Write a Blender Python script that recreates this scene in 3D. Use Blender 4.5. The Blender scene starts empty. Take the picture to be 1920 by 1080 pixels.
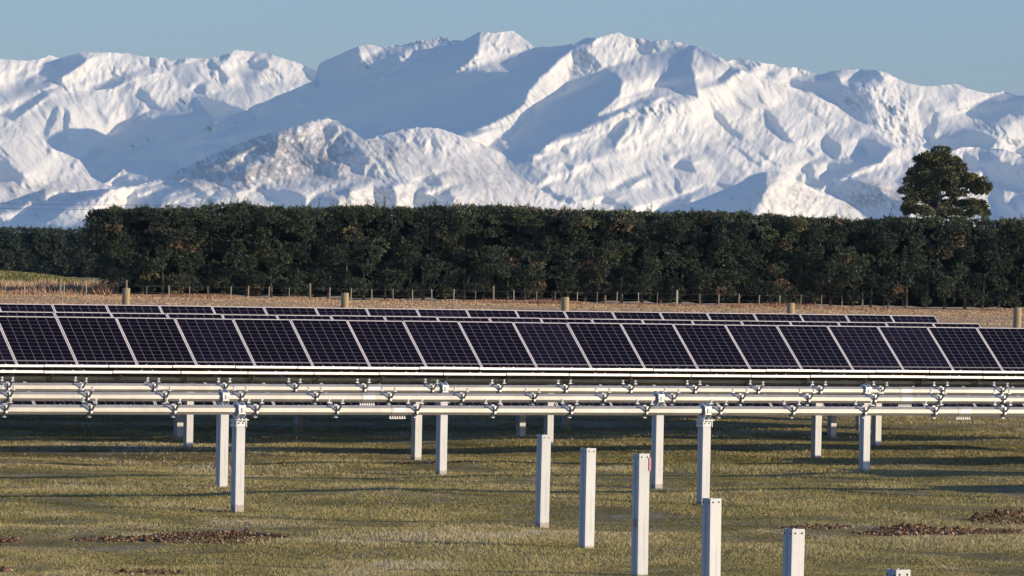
import bpy, math, random
import numpy as np
from mathutils import Vector, Matrix
rng = np.random.default_rng(7); random.seed(7)
S = bpy.context.scene; COL = S.collection
# ---------------------------------------------------------------- camera
F = 9570.17; TH = 0.5175; YH = 503.92; ROLL = 0.0178; H = 3.0875
PITCH = math.atan((540 - YH) / F)
fw = Vector((0, math.cos(PITCH), -math.sin(PITCH))); r0 = Vector((1, 0, 0)); u0 = r0.cross(fw)
cr, sr = math.cos(ROLL), math.sin(ROLL)
right = cr * r0 + sr * u0; up = -sr * r0 + cr * u0
cam = bpy.data.cameras.new('camera'); co = bpy.data.objects.new('camera', cam); COL.objects.link(co)
M3 = Matrix((right, up, -fw)).transposed().to_4x4(); M3.translation = Vector((0, 0, H)); co.matrix_world = M3
cam.sensor_width = 36; cam.lens = F / 1920 * 36; cam.clip_start = 1; cam.clip_end = 80000
S.camera = co
# ---------------------------------------------------------------- light
AZ, EL = math.radians(70), math.radians(15)
SUN = Vector((math.sin(AZ) * math.cos(EL), -math.cos(AZ) * math.cos(EL), math.sin(EL)))
ld = bpy.data.lights.new('sun', 'SUN'); ld.energy = 4.8; ld.angle = math.radians(0.5); ld.color = (1.0, 0.81, 0.55)
lo = bpy.data.objects.new('sun', ld); COL.objects.link(lo); lo.rotation_euler = SUN.to_track_quat('Z', 'Y').to_euler()
W = bpy.data.worlds.new('World'); S.world = W; W.use_nodes = True
nt = W.node_tree; bg = nt.nodes['Background']; sky = nt.nodes.new('ShaderNodeTexSky'); sky.sky_type = 'NISHITA'
sky.sun_disc = False; sky.sun_elevation = EL; sky.sun_rotation = math.atan2(SUN.x, SUN.y)
sky.air_density = 1.0; sky.dust_density = 0.6; sky.ozone_density = 4.0
tint = nt.nodes.new('ShaderNodeVectorMath'); tint.operation = 'MULTIPLY'; tint.inputs[1].default_value = (1.18, 1.22, 1.51)
nt.links.new(sky.outputs[0], tint.inputs[0]); nt.links.new(tint.outputs[0], bg.inputs[0]); bg.inputs[1].default_value = 0.106
S.view_settings.view_transform = 'Standard'; S.view_settings.look = 'None'; S.view_settings.exposure = 0.12; S.view_settings.gamma = 1
HAZE = 2.6e-5

def ray(px, py):
    """world direction (y=1) through a pixel of the 1920x1080 photograph; works on arrays"""
    dx = px - 960; dy = py - 540
    u = cr * dx + sr * dy; v = -sr * dx + cr * dy
    cb, sb = math.cos(PITCH), math.sin(PITCH)
    Y = F * cb - v * sb; Z = -v * cb - F * sb
    return u / Y, Z / Y
def at(px, py, Y):
    a, b = ray(px, py); return Vector((a * Y, Y, H + b * Y))

# ---------------------------------------------------------------- mesh helpers
def mesh_np(name, v, f, mat, parent=None, smooth=False, attrs=None, quads=False):
    me = bpy.data.meshes.new(name); v = np.asarray(v, np.float32).reshape(-1, 3); f = np.asarray(f, np.int32)
    k = f.shape[1]; me.vertices.add(len(v)); me.vertices.foreach_set('co', v.ravel())
    me.loops.add(f.size); me.loops.foreach_set('vertex_index', f.ravel())
    me.polygons.add(len(f)); me.polygons.foreach_set('loop_start', np.arange(0, f.size, k, dtype=np.int32))
    me.polygons.foreach_set('loop_total', np.full(len(f), k, np.int32))
    if smooth: me.polygons.foreach_set('use_smooth', np.ones(len(f), bool))
    for n, a in (attrs or {}).items():
        at_ = me.attributes.new(n, 'FLOAT', 'POINT'); at_.data.foreach_set('value', np.asarray(a, np.float32).ravel())
    me.update(calc_edges=True); me.materials.append(mat)
    o = bpy.data.objects.new(name, me); COL.objects.link(o)
    if parent: o.parent = parent
    return o
class MB:
    """collects boxes, prisms and tubes into one mesh"""
    def __init__(s): s.v = []; s.f = []; s.m = []
    def add(s, vs, fs, mi=0):
        b = len(s.v); s.v += [tuple(p) for p in vs]; s.f += [tuple(b + i for i in q) for q in fs]; s.m += [mi] * len(fs)
    def box(s, x0, x1, y0, y1, z0, z1, mi=0, M=None):
        vs = [Vector((x, y, z)) for z in (z0, z1) for y in (y0, y1) for x in (x0, x1)]
        if M: vs = [M @ p for p in vs]
        s.add(vs, [(0, 2, 3, 1), (4, 5, 7, 6), (0, 1, 5, 4), (2, 6, 7, 3), (0, 4, 6, 2), (1, 3, 7, 5)], mi)
    def bar(s, a, b, w, h=None, mi=0):
        a, b = Vector(a), Vector(b); d = b - a; L = d.length; q = d.to_track_quat('Z', 'Y').to_matrix().to_4x4(); q.translation = a
        h = h or w; s.box(-w / 2, w / 2, -h / 2, h / 2, 0, L, mi, q)
    def tube(s, pts, rad, n=8, mi=0, cap=True, rot=0):
        rad = rad if hasattr(rad, '__len__') else [rad] * len(pts); pts = [Vector(p) for p in pts]; b = len(s.v)
        for i, p in enumerate(pts):
            d = (pts[min(i + 1, len(pts) - 1)] - pts[max(i - 1, 0)]).normalized()
            ax = Vector((0, 0, 1)) if abs(d.z) < .9 else Vector((1, 0, 0)); e = d.cross(ax).normalized(); g = e.cross(d)
            for k in range(n):
                t = 2 * math.pi * k / n + rot; s.v.append(tuple(p + rad[i] * (math.cos(t) * e + math.sin(t) * g)))
        for i in range(len(pts) - 1):
            for k in range(n):
                k2 = (k + 1) % n; s.f.append((b + i * n + k, b + i * n + k2, b + (i + 1) * n + k2, b + (i + 1) * n + k)); s.m.append(mi)
        if cap:
            s.f.append(tuple(b + k for k in range(n))[::-1]); s.m.append(mi)
            s.f.append(tuple(b + (len(pts) - 1) * n + k for k in range(n))); s.m.append(mi)
    def mesh(s, name, mats, smooth=False):
        me = bpy.data.meshes.new(name); me.from_pydata(s.v, [], s.f)
        for m in (mats if isinstance(mats, (list, tuple)) else [mats]): me.materials.append(m)
        me.polygons.foreach_set('material_index', s.m)
        if smooth: me.polygons.foreach_set('use_smooth', [True] * len(me.polygons))
        return me
    def build(s, name, mats, parent=None, smooth=False):
        return link(name, s.mesh(name, mats, smooth), parent)
def link(name, me, parent=None, loc=(0, 0, 0), rot=(0, 0, 0)):
    o = bpy.data.objects.new(name, me); COL.objects.link(o); o.parent = parent; o.location = loc; o.rotation_euler = rot
    return o
def tag(o, label=None, cat=None, group=None, kind=None):
    if label: o['label'] = label
    if cat: o['category'] = cat
    if group: o['group'] = group
    if kind: o['kind'] = kind
    return o
def thing(name, label, cat, loc=(0, 0, 0), rz=0, group=None):
    return tag(link(name, None, None, loc, (0, 0, rz)), label, cat, group)

# ---------------------------------------------------------------- materials
def mat(name, col=(.5, .5, .5), rough=.6, metal=0., spec=.5):
    m = bpy.data.materials.new(name); m.use_nodes = True; b = m.node_tree.nodes['Principled BSDF']
    b.inputs['Base Color'].default_value = (*col, 1); b.inputs['Roughness'].default_value = rough
    b.inputs['Metallic'].default_value = metal; b.inputs['Specular IOR Level'].default_value = spec
    return m
def N(m, t, **kw):
    n = m.node_tree.nodes.new(t)
    for k, v in kw.items(): setattr(n, k, v)
    return n
def L(m, a, b): m.node_tree.links.new(a, b)
def BS(m): return m.node_tree.nodes['Principled BSDF']
def noise(m, scale, detail=4, rough=.6, vec=None):
    n = N(m, 'ShaderNodeTexNoise'); n.inputs['Scale'].default_value = scale; n.inputs['Detail'].default_value = detail; n.inputs['Roughness'].default_value = rough
    if vec is not None: L(m, vec, n.inputs['Vector'])
    return n
def ramp(m, fac, stops):
    r = N(m, 'ShaderNodeValToRGB'); e = r.color_ramp.elements
    while len(e) < len(stops): e.new(.5)
    for i, (p, c) in enumerate(stops): e[i].position = p; e[i].color = (*c, 1)
    L(m, fac, r.inputs[0]); return r
def mix(m, fac, a, b):
    x = N(m, 'ShaderNodeMix', data_type='RGBA')
    for s, v in ((0, fac), (6, a), (7, b)):
        if hasattr(v, 'default_value'): L(m, v, x.inputs[s])
        elif s == 0: x.inputs[0].default_value = v
        else: x.inputs[s].default_value = (*v, 1)
    return x.outputs[2]
def math_(m, op, a, b=0., c=None, clamp=False):
    x = N(m, 'ShaderNodeMath', operation=op, use_clamp=clamp)
    for i, v in enumerate((a, b, c)):
        if v is None: continue
        if hasattr(v, 'default_value'): L(m, v, x.inputs[i])
        else: x.inputs[i].default_value = v
    return x.outputs[0]
def attr(m, name): return N(m, 'ShaderNodeAttribute', attribute_name=name).outputs['Fac']
def objco(m): return N(m, 'ShaderNodeTexCoord').outputs['Object']
def bump(m, h, strength=.4, dist=.02):
    b = N(m, 'ShaderNodeBump'); b.inputs['Strength'].default_value = strength; b.inputs['Distance'].default_value = dist
    L(m, h, b.inputs['Height']); L(m, b.outputs[0], BS(m).inputs['Normal'])

def galv(name, c0, c1, rough=.42, metal=.35):
    m = mat(name, c0, rough, metal); o = objco(m); n = noise(m, 9, 5, .7, o); n2 = noise(m, 1.3, 3, .5, o)
    f = math_(m, 'MULTIPLY_ADD', n2.outputs[0], .6, math_(m, 'MULTIPLY', n.outputs[0], .5))
    r = ramp(m, f, [(.35, c0), (.7, c1)]); L(m, r.outputs[0], BS(m).inputs['Base Color'])
    L(m, math_(m, 'MULTIPLY_ADD', n.outputs[0], .3, rough - .15), BS(m).inputs['Roughness']); return m
M_TUBE = galv('galvanised_tube', (.33, .325, .31), (.47, .455, .43), .44, .42)
M_PILE = galv('galvanised_pile', (.44, .455, .47), (.56, .575, .59), .55, .10)
m = M_PILE; o = objco(m); sp = N(m, 'ShaderNodeSeparateXYZ'); L(m, o, sp.inputs[0]); mp = N(m, 'ShaderNodeMapping'); mp.inputs['Scale'].default_value = (45, 45, 1.6); L(m, o, mp.inputs[0]); st = noise(m, 1, 4, .6, mp.outputs[0]); sg = noise(m, 22, 4, .7, o)
old = BS(m).inputs['Base Color'].links[0].from_socket; c1 = mix(m, ramp(m, st.outputs[0], [(.50, (0, 0, 0)), (.68, (.55, .55, .55))]).outputs[0], old, (.33, .34, .35))
mud = math_(m, 'GREATER_THAN', math_(m, 'MULTIPLY', sg.outputs[0], .16), math_(m, 'ADD', sp.outputs[2], .035)); c2 = mix(m, math_(m, 'MULTIPLY', mud, .6), c1, (.20, .14, .09)); L(m, c2, BS(m).inputs['Base Color'])
M_CAST = galv('bearing_casting', (.46, .47, .48), (.62, .63, .64), .45, .3)
M_BRK = galv('bracket_steel', (.20, .21, .24), (.36, .37, .40), .35, .7)
M_BOLT = mat('bolt_zinc', (.85, .84, .82), .35, .3)
M_LABEL = mat('splice_label', (.88, .87, .85), .5)
M_FRAME = galv('anodised_frame', (.72, .68, .68), (.80, .76, .75), .45, .2)
M_BACK = mat('panel_backsheet', (.075, .060, .052), .5)
M_DARK = mat('hole_dark', (.01, .01, .01), .9)
M_TAPE = mat('pink_tape', (.60, .22, .24), .6)

m = M_CELL = mat('solar_cells', (.01, .01, .03), .16, 0, .09)
uv = N(m, 'ShaderNodeUVMap').outputs[0]; sp = N(m, 'ShaderNodeSeparateXYZ'); L(m, uv, sp.inputs[0])
def gridline(axis, n, w):
    f = math_(m, 'FRACT', math_(m, 'MULTIPLY', sp.outputs[axis], n)); d = math_(m, 'ABSOLUTE', math_(m, 'SUBTRACT', f, .5))
    return math_(m, 'GREATER_THAN', d, .5 - w)
gx_ = gridline(0, 6, .032); gy_ = gridline(1, 24, .055)
mid = math_(m, 'LESS_THAN', math_(m, 'ABSOLUTE', math_(m, 'SUBTRACT', sp.outputs[1], .5)), .0065)
ob = N(m, 'ShaderNodeObjectInfo').outputs['Random']
vc = N(m, 'ShaderNodeVectorMath', operation='MULTIPLY'); L(m, uv, vc.inputs[0]); vc.inputs[1].default_value = (6, 24, 1)
vf = N(m, 'ShaderNodeVectorMath', operation='FLOOR'); L(m, vc.outputs[0], vf.inputs[0])
wn = N(m, 'ShaderNodeTexWhiteNoise', noise_dimensions='4D'); L(m, vf.outputs[0], wn.inputs['Vector']); L(m, math_(m, 'MULTIPLY', ob, 99.), wn.inputs['W'])
cell = ramp(m, math_(m, 'MULTIPLY_ADD', wn.outputs[0], .35, math_(m, 'MULTIPLY', ob, .65)), [(0, (.0030, .0024, .0055)), (.5, (.0036, .003, .009)), (1, (.0085, .0072, .020))])
c1 = mix(m, gy_, cell.outputs[0], (.062, .055, .066)); c2 = mix(m, gx_, c1, (.115, .105, .12)); c3 = mix(m, mid, c2, (.19, .175, .19))
L(m, c3, BS(m).inputs['Base Color']); L(m, math_(m, 'MULTIPLY_ADD', ob, .10, .13), BS(m).inputs['Roughness'])

# snow: rock and tussock show through; crag shade is painted in with the rock
m = M_SNOW = mat('mountain_snow', (.8, .8, .8), .75, 0, .2)
rk = attr(m, 'rock_shade'); vg = attr(m, 'tussock')
a = mix(m, vg, (.89, .86, .80), (.21, .18, .19)); b = mix(m, rk, a, (.10, .09, .10)); L(m, b, BS(m).inputs['Base Color'])

def foliage(name, stops, rough=.6, trans=.0):
    m = mat(name, (.05, .07, .03), rough, 0, .3); r = ramp(m, attr(m, 'tint'), stops); L(m, r.outputs[0], BS(m).inputs['Base Color']); return m
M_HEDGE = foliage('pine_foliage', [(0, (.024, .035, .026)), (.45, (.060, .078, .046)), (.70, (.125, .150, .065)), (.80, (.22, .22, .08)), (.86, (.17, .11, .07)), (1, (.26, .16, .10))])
M_HEDGE2 = foliage('far_hedge_foliage', [(0, (.035, .050, .032)), (1, (.085, .105, .055))])
M_PINE = foliage('tree_foliage', [(0, (.050, .062, .036)), (.6, (.11, .12, .055)), (1, (.22, .20, .07))])
M_GRASS = foliage('grass_blades', [(0, (.13, .135, .036)), (.3, (.27, .235, .075)), (.6, (.43, .36, .17)), (.85, (.52, .46, .33)), (1, (.56, .55, .54))])
M_DRY = foliage('dry_grass', [(0, (.22, .18, .08)), (.35, (.42, .29, .16)), (.75, (.50, .35, .21)), (1, (.32, .17, .10))])
M_BARK = mat('bark', (.15, .12, .095), .9); M_CORE = mat('shade_core', (.004, .005, .004), 1.0, 0, 0)
m = M_WOOD = mat('treated_pine_post', (.4, .3, .15), .8); tc = objco(m); mp = N(m, 'ShaderNodeMapping'); mp.inputs['Scale'].default_value = (8, 8, .8); L(m, tc, mp.inputs[0])
n = noise(m, 3, 5, .6, mp.outputs[0]); r = ramp(m, n.outputs[0], [(.3, (.20, .155, .085)), (.7, (.42, .32, .18))]); L(m, r.outputs[0], BS(m).inputs['Base Color'])
M_BATTEN = mat('weathered_batten', (.30, .27, .22), .8); M_WIRE = mat('wire', (.3, .3, .3), .5, .5)

# ---------------------------------------------------------------- numpy noise
def spectral(ny, nx, h, lo, hi, beta=1.6, ang=None, aniso=1., seed=0):
    """random field with wavelengths lo..hi (in px), unit variance, optionally stretched along an angle"""
    g = np.random.default_rng(seed); f = np.fft.rfft2(g.standard_normal((ny, nx)))
    ky = np.fft.fftfreq(ny, h)[:, None]; kx = np.fft.rfftfreq(nx, h)[None, :]
    if ang is not None:
        c, s = math.cos(ang), math.sin(ang); ka = kx * c + ky * s; kb = -kx * s + ky * c; k = np.hypot(ka * aniso, kb)
    else: k = np.hypot(kx, ky)
    w = np.where((k > 1 / hi) & (k < 1 / lo), np.maximum(k, 1e-6) ** (-beta), 0)
    z = np.fft.irfft2(f * w, s=(ny, nx)); return z / z.std()

# ================================================================= MOUNTAINS
TL = dict(A=(0, 50), B=(0, 220), C=(384, 50), D=(384, 200), E=(768, 50), F=(768, 200), G=(1152, 50), H=(1152, 200), I=(1536, 80), J=(1536, 220))
# surface facing classes: S faces away from the sun, L towards it, G grazing, M broken rock, N darker broken rock
FACES = '''
A S 550,300 560,285 700,258 760,262 780,290 850,265 800,330 720,400 600,460 570,490 600,520 560,560 510,530 510,490 400,465 395,430 430,395 540,350
A M 590,500 650,510 750,600 640,625 570,580
A S 630,635 760,590 840,600 1060,580 1240,490 1200,485 1030,510 860,570 760,605
A S 0,815 100,800 240,705 400,625 480,610 400,680 300,740 120,890 0,845
A G 40,470 260,430 480,520 420,600 150,620 60,560
A S 210,570 250,500 340,480 300,540
A G 400,700 540,740 640,1080 400,1060 300,950 130,900
A S 480,800 540,750 500,900 420,1060 400,1000
A S 590,740 640,800 640,1000 600,1080 590,900
A G 830,740 920,750 1000,900 980,960 900,880
A G 1080,590 1280,490 1260,620 1300,740 1290,860 1190,900 1150,760
A S 1235,635 1320,560 1440,690 1520,770 1600,830 1530,790 1400,770 1330,700 1290,650
A S 1100,900 1190,905 1280,880 1350,810 1400,860 1500,830 1600,830 1720,820 1840,790 1790,665 1930,660 1930,1100 985,1100 990,1000 1060,1010
A S 1820,560 1930,530 1930,640 1830,630
A S 1400,290 1460,290 1440,390 1400,370
A M 1440,300 1590,330 1560,420 1440,400
A S 1590,350 1640,315 1750,300 1740,330 1640,370
A G 1640,380 1850,350 1870,500 1740,590 1620,450
A M 1600,700 1750,680 1850,790 1640,820
A M 1010,380 1080,350 1180,440 1240,480 1050,470
B S -200,150 0,200 40,240 90,440 150,500 210,570 190,640 60,600 0,600 -200,590
B M 0,200 40,240 100,420 0,400
B S 405,320 440,280 495,295 450,355
B S 640,455 700,390 700,440 680,485
B S 750,410 810,370 800,480
B S 750,345 850,320 970,310 1000,230 1110,60 1280,30 1930,-20 1930,390 1700,480 1600,420 1500,400 1300,430 1200,400 1120,400 1060,480 970,600 860,560 970,460 980,440 860,380
B M 900,400 1020,310 1100,290 1200,250 1400,180 1460,190 1400,260 1250,330 1060,380 950,400
B L 1830,190 1940,120 1940,205
B S 1040,640 1080,560 1160,550 1220,590 1330,540 1400,600 1510,570 1700,480 1930,390 1930,560 1720,570 1640,620 1490,600 1280,640 1150,650 1080,660
B S -400,830 0,800 360,690 400,640 440,680 560,700 680,710 870,675 1080,665 1000,720 880,760 760,800 600,860 880,920 880,1090 -400,1090
B L 20,960 -20,880 60,860 200,850 330,760 380,700 320,820 240,890 100,960
B L 400,790 420,700 560,700 500,760
B G 400,1010 600,870 700,870 880,920 880,1030
B S 1180,820 1190,750 1280,680 1290,760 1500,680 1640,640 1720,600 1830,640 1930,700 1930,760 1700,800 1500,820 1500,900 1180,900
B L 1270,700 1350,640 1500,640 1450,700 1290,755
B G 1540,740 1760,680 1930,700 1700,790 1500,810
C S 110,300 170,260 240,250 220,290 140,340
C M 0,310 90,300 240,500 190,590 60,500 0,400
C S 120,400 200,440 220,520 170,560 130,480
C S 20,320 60,310 110,400 70,420
C S 400,290 460,270 480,320 560,310 690,440 640,430 620,400 540,400 560,460 480,410 410,360
C M 480,400 700,420 780,520 600,500
C G 300,300 400,350 540,480 520,530 380,550 280,400
C S -10,660 60,670 400,775 480,735 660,670 800,600 960,535 1060,570 1060,520 970,490 930,390 910,330 1060,330 1200,270 1420,160 1440,260 1470,320 1600,260 1900,180 1930,180 1930,1000 1730,990 1460,1040 1240,980 1140,960 1000,990 400,1100 -10,1100
C L 960,530 1000,505 1060,520 1060,570 1000,570
C M -10,950 80,900 260,840 410,805 485,860 420,910 300,950 100,1030 -10,1050
C M 1840,300 1870,230 1930,190 1930,330 1860,350
C N 1470,320 1600,250 1880,190 1830,320 1700,360 1500,400
C N 1370,540 1600,460 1780,400 1740,440 1560,520 1440,600
C L 1640,460 1780,400 1770,430 1650,480
C L 870,715 990,655 980,690 890,725
C L 1440,260 1430,190 1500,150 1640,180 1840,170 1600,255 1470,320
D M -10,480 440,300 850,195 1140,110 1260,150 1480,300 1800,610 1930,690 1930,760 1600,700 1220,690 900,720 700,790 560,740 100,790 -10,700
D S -10,490 440,300 680,240 680,300 500,360 300,440 180,540 60,580 -10,600
D S 100,600 380,600 380,460 680,300 700,380 660,440 460,500 250,560 380,620 370,680 200,750 60,720 -10,640
D L 400,560 800,490 960,560 1160,640 1220,690 900,760 720,800 560,720 390,650
D N 700,440 860,400 1000,430 1240,520 1100,530 960,540 800,490
D S 1100,170 1240,170 1250,220 1150,330 1110,250
D S 1200,380 1300,210 1320,300 1290,380 1430,370 1560,490 1500,560 1490,650 1400,620 1280,520 1220,670 1000,560 1100,520 1240,530 1180,430
D S 1500,650 1600,500 1600,650
D L 860,200 1090,130 1080,280 1200,480 1000,400 880,300
D L 1260,540 1300,530 1460,640 1700,690 1500,710 1330,700
D S 440,790 560,740 700,790 880,790 960,880 940,1000 640,1000 640,890 500,800
D S 960,880 1080,820 1240,860 1250,1000 980,1000
D S 1190,790 1340,770 1360,860 1240,840
D S 1560,750 1740,740 1810,860 1780,1000 1640,1000
D S -10,820 300,800 200,870 -10,900
D G 200,860 350,800 500,820 650,920 300,1000
D M 1500,300 1930,220 1930,640 1700,500
D L 1460,1025 1600,960 1720,935 1730,980 1500,1030
D L 1460,270 1600,210 1720,183 1730,230 1500,290
E S -10,335 120,305 130,230 280,170 340,215 430,160 560,100 650,50 640,240 560,330 400,430 660,395 800,410 940,405 980,380 900,285 1060,300 1180,195 1400,170 1560,150 1740,80 1780,100 1700,160 1620,170 1520,210 1440,290 1260,430 1200,500 1110,590 1080,720 950,830 800,900 480,1010 300,960 180,920 0,950 -10,950
E M -10,130 260,100 430,150 350,210 270,150 200,260 110,220 120,310 -10,335
E M 400,430 480,370 650,300 650,400 500,425
E M 720,140 950,200 940,240 830,230
E N 1520,220 1620,180 1830,370 1730,420 1480,450
E G 1480,450 1740,430 1600,560 1440,600
E S 1400,640 1480,600 1600,560 1740,440 1840,390 1930,440 1930,690 1760,830 1930,800 1930,840 1800,900 1640,960 1380,1020 1320,1100 1180,1130 910,1055 1040,900 1120,800 1180,710
E G 1190,1010 1300,930 1540,750 1500,820 1400,920 1240,990
F S 910,305 1180,310 1090,425 1220,420 1380,270 1200,200
F S 720,370 830,290 910,340 900,400 850,410
F S 1020,460 1090,440 1150,460 1110,510
F S 1150,740 1320,760 1420,840 1500,830 1620,910 1380,880 1240,800
F G 1560,680 1640,700 1680,900 1640,860
F S 1800,860 1930,870 1930,960 1800,900
F S 70,670 220,660 310,690 300,750 180,730
F S 30,860 60,770 150,760 110,830 260,810 350,770 420,860 340,1000 220,1000 60,900
F S 110,610 200,580 220,620
F M -10,200 280,210 560,400 400,430 250,500 230,380 160,290 100,400 20,260
F S 170,280 250,330 240,490 210,440
F S 20,250 90,320 90,400 40,330
F G 880,420 1000,470 1300,640 1180,740 1050,700 900,560
F S 1420,550 1460,520 1540,560 1520,590
F G 1220,490 1420,480 1330,500
F S 1610,490 1690,480 1680,510
F S 1170,520 1220,520 1200,560
F S 1270,520 1310,540 1320,600 1280,590
F S 1420,350 1460,360 1500,440 1440,430
F S 1730,330 1780,270 1750,330 1720,420
F G 1740,400 1850,230 1930,200 1930,400
G S -10,440 60,500 70,590 -10,690
G S -10,790 160,720 300,670 440,650 300,760 100,800 -10,830
G S -10,940 80,870 130,900 80,1010 -10,1090
G N 190,110 450,130 440,240 400,320 270,270 210,210
G S 490,140 550,140 530,170
G N 480,260 520,250 510,380 480,360
G G 460,160 700,190 560,340 440,440 300,420 300,300
G S 370,555 450,480 600,330 700,180 755,175 715,330 740,430 755,500 790,660 600,620 550,570
G M 100,760 500,680 600,800 400,880 180,880
G S 970,490 1010,440 1110,385 1190,410 1100,480 980,515
G G 770,200 950,280 1100,380 960,440 850,400 800,300
G G 1080,520 1240,430 1380,560 1370,700 1250,820 1100,640
G S 880,770 980,800 1200,1040 1180,1080 1050,960
G S 1380,720 1450,850 1600,1000 1700,1090 1590,1090 1430,900
G G 1330,480 1540,520 1920,760 1920,830 1640,720
G N 1080,320 1160,280 1420,320 1340,370 1240,410 1170,370
G S 1410,450 1450,420 1550,430 1500,470
G S 1600,520 1660,490 1780,510 1930,490 1930,650 1700,560
G M 1700,400 1800,420 1780,480
H S -10,210 80,130 130,160 60,270 -10,290
H S 180,170 240,100 200,240 40,350 -10,390 150,250
H G 340,140 420,130 390,250
H S 880,20 980,50 1200,290 1140,300 1030,180
H S 1390,20 1700,340 1650,360 1430,180
H G 700,80 950,350 900,300
H S 1310,370 1420,470 1650,590 1640,605 1400,500
H S 1000,290 1230,430 1400,570 1340,560 1200,460
H G 800,400 880,370 1250,620 1000,640 870,530
H S 520,575 600,495 690,480 740,530 750,630 620,580
H S -10,735 230,670 400,600 250,680 120,760 -10,775
H S 560,650 610,670 620,800 600,860 570,740
H S 350,1100 400,940 600,860 740,830 700,910 1000,790 1200,700 1300,630 1420,610 1440,640 1430,760 1360,900 1300,1100
H G 1420,640 1540,630 1400,900 1310,1100 1290,1000 1430,760
H S 940,750 960,700 1040,720 1130,730 1030,775
H S -10,890 140,900 200,960 -10,1000
H S 1730,580 1820,520 1910,600 1870,660 1930,690 1930,770 1760,720 1810,640
H S 1650,660 1760,620 1740,710
H S 1780,350 1850,400 1880,480 1800,430
H S 470,450 490,450 530,530 510,540
I S -10,340 110,260 240,400 200,560 480,780 400,770 280,690 160,590 -10,500
I M 240,380 330,360 600,380 700,390 850,480 850,700 970,880 1020,970 780,990 500,790 240,640 190,560
I N 190,400 480,460 560,700 480,780 240,640
I L 110,265 300,235 400,250 230,370 180,300
I S 230,375 410,255 540,248 620,320 590,370 340,360
I N 700,400 840,480 840,550 740,500
I G 920,550 1090,650 1050,800 960,870
I S 1090,650 1130,670 1160,740 1060,880 1040,940 970,870
I G 1130,660 1400,800 1230,890 1130,890 1090,780
I S 970,880 1060,850 1070,890 1200,900 1300,840 1420,810 1560,850 1680,910 1620,980 1400,970 1240,1000 1040,990 1020,930
I S 1400,620 1520,560 1930,485 1930,650 1760,690 1640,740 1500,660
I G 1050,400 1280,400 1300,590 1100,500
I M 1280,600 1420,640 1640,740 1900,930 1850,1000 1680,880 1460,790
I S 1800,1020 1930,960 2300,1000 2300,1100 1930,1100
I S 20,880 60,850 200,960 190,1080 100,1080 40,980
J S 30,190 60,150 200,280 190,360 150,400 90,360 40,260
J S 340,190 450,200 700,290 640,340 580,420 390,480 250,560 120,600 0,660 0,590 100,520 50,430 150,420 260,430 340,390 470,380 400,290
J S 60,680 120,610 290,575 440,610 560,650 640,740 820,800 820,1100 450,1100 420,920 240,790
J N 660,580 720,550 820,560 820,720 700,650
J S 1330,340 1380,330 1500,400 1550,500 1450,500 1340,460
J S 1480,310 1640,320 1700,420 1930,440 2300,500 2300,700 1930,690 1780,670 1550,560 1540,480 1500,380
J S 1620,680 1700,640 1740,800 1860,860 1930,860 1930,1100 1700,1100 1600,700
J S 1790,740 1930,690 1930,850 1860,850
'''
SKYLINE = [(-400, 125), (-160, 118), (0, 110), (50, 114), (84, 109), (93, 103), (104, 106), (112, 109), (140, 102), (150, 98), (190, 98), (230, 99), (262, 105), (280, 107), (300, 108), (322, 113), (352, 108), (370, 110), (386, 108), (404, 110), (418, 102), (432, 100), (436, 94), (480, 96), (515, 103), (545, 114), (568, 121), (590, 121), (620, 109), (655, 94), (672, 86), (685, 82), (712, 88), (755, 84), (790, 76), (822, 71), (845, 74), (870, 76), (880, 70), (899, 59), (925, 62), (950, 58), (962, 58), (985, 74), (1003, 89), (1030, 88), (1062, 84), (1082, 80), (1100, 70), (1122, 71), (1145, 63), (1158, 60), (1176, 68), (1190, 72), (1220, 74), (1250, 75), (1285, 82), (1303, 86), (1320, 90), (1340, 101), (1366, 115), (1372, 112), (1384, 108), (1400, 112), (1420, 115), (1440, 119), (1452, 121), (1465, 127), (1490, 126), (1515, 134), (1536, 140), (1558, 134), (1585, 131), (1608, 129), (1622, 131), (1645, 131), (1664, 138), (1700, 155), (1730, 162), (1760, 160), (1780, 158), (1798, 158), (1812, 165), (1833, 172), (1855, 175), (1880, 172), (1908, 178), (1920, 179), (2000, 172), (2100, 190), (2300, 200)]
def fill_poly(mask, pts, x0, y0, h):
    pts = np.array(pts, float); X = (pts[:, 0] - x0) / h; Y = (pts[:, 1] - y0) / h; ny, nx = mask.shape
    a, b = int(max(0, X.min())), int(min(nx, X.max() + 2)); c, d = int(max(0, Y.min())), int(min(ny, Y.max() + 2))
    if a >= b or c >= d: return None
    gx, gy = np.meshgrid(np.arange(a, b), np.arange(c, d)); ins = np.zeros(gx.shape, bool); j = len(X) - 1
    for i in range(len(X)):
        if Y[i] != Y[j]:
            ins ^= ((Y[i] > gy) != (Y[j] > gy)) & (gx < (X[j] - X[i]) * (gy - Y[i]) / (Y[j] - Y[i]) + X[i])
        j = i
    return slice(c, d), slice(a, b), ins
def blur(a, n=1):
    for _ in range(n):
        p = np.pad(a, 1, mode='edge'); a = (p[:-2, 1:-1] + p[2:, 1:-1] + 2 * p[1:-1, 1:-1]) / 4
        p = np.pad(a, 1, mode='edge'); a = (p[1:-1, :-2] + p[1:-1, 2:] + 2 * p[1:-1, 1:-1]) / 4
    return a
def bil(A, x, y):
    x = np.clip(x, 0, A.shape[1] - 1.001); y = np.clip(y, 0, A.shape[0] - 1.001); i = x.astype(int); j = y.astype(int); fx = x - i; fy = y - j
    return (A[j, i] * (1 - fx) + A[j, i + 1] * fx) * (1 - fy) + (A[j + 1, i] * (1 - fx) + A[j + 1, i + 1] * fx) * fy

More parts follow.
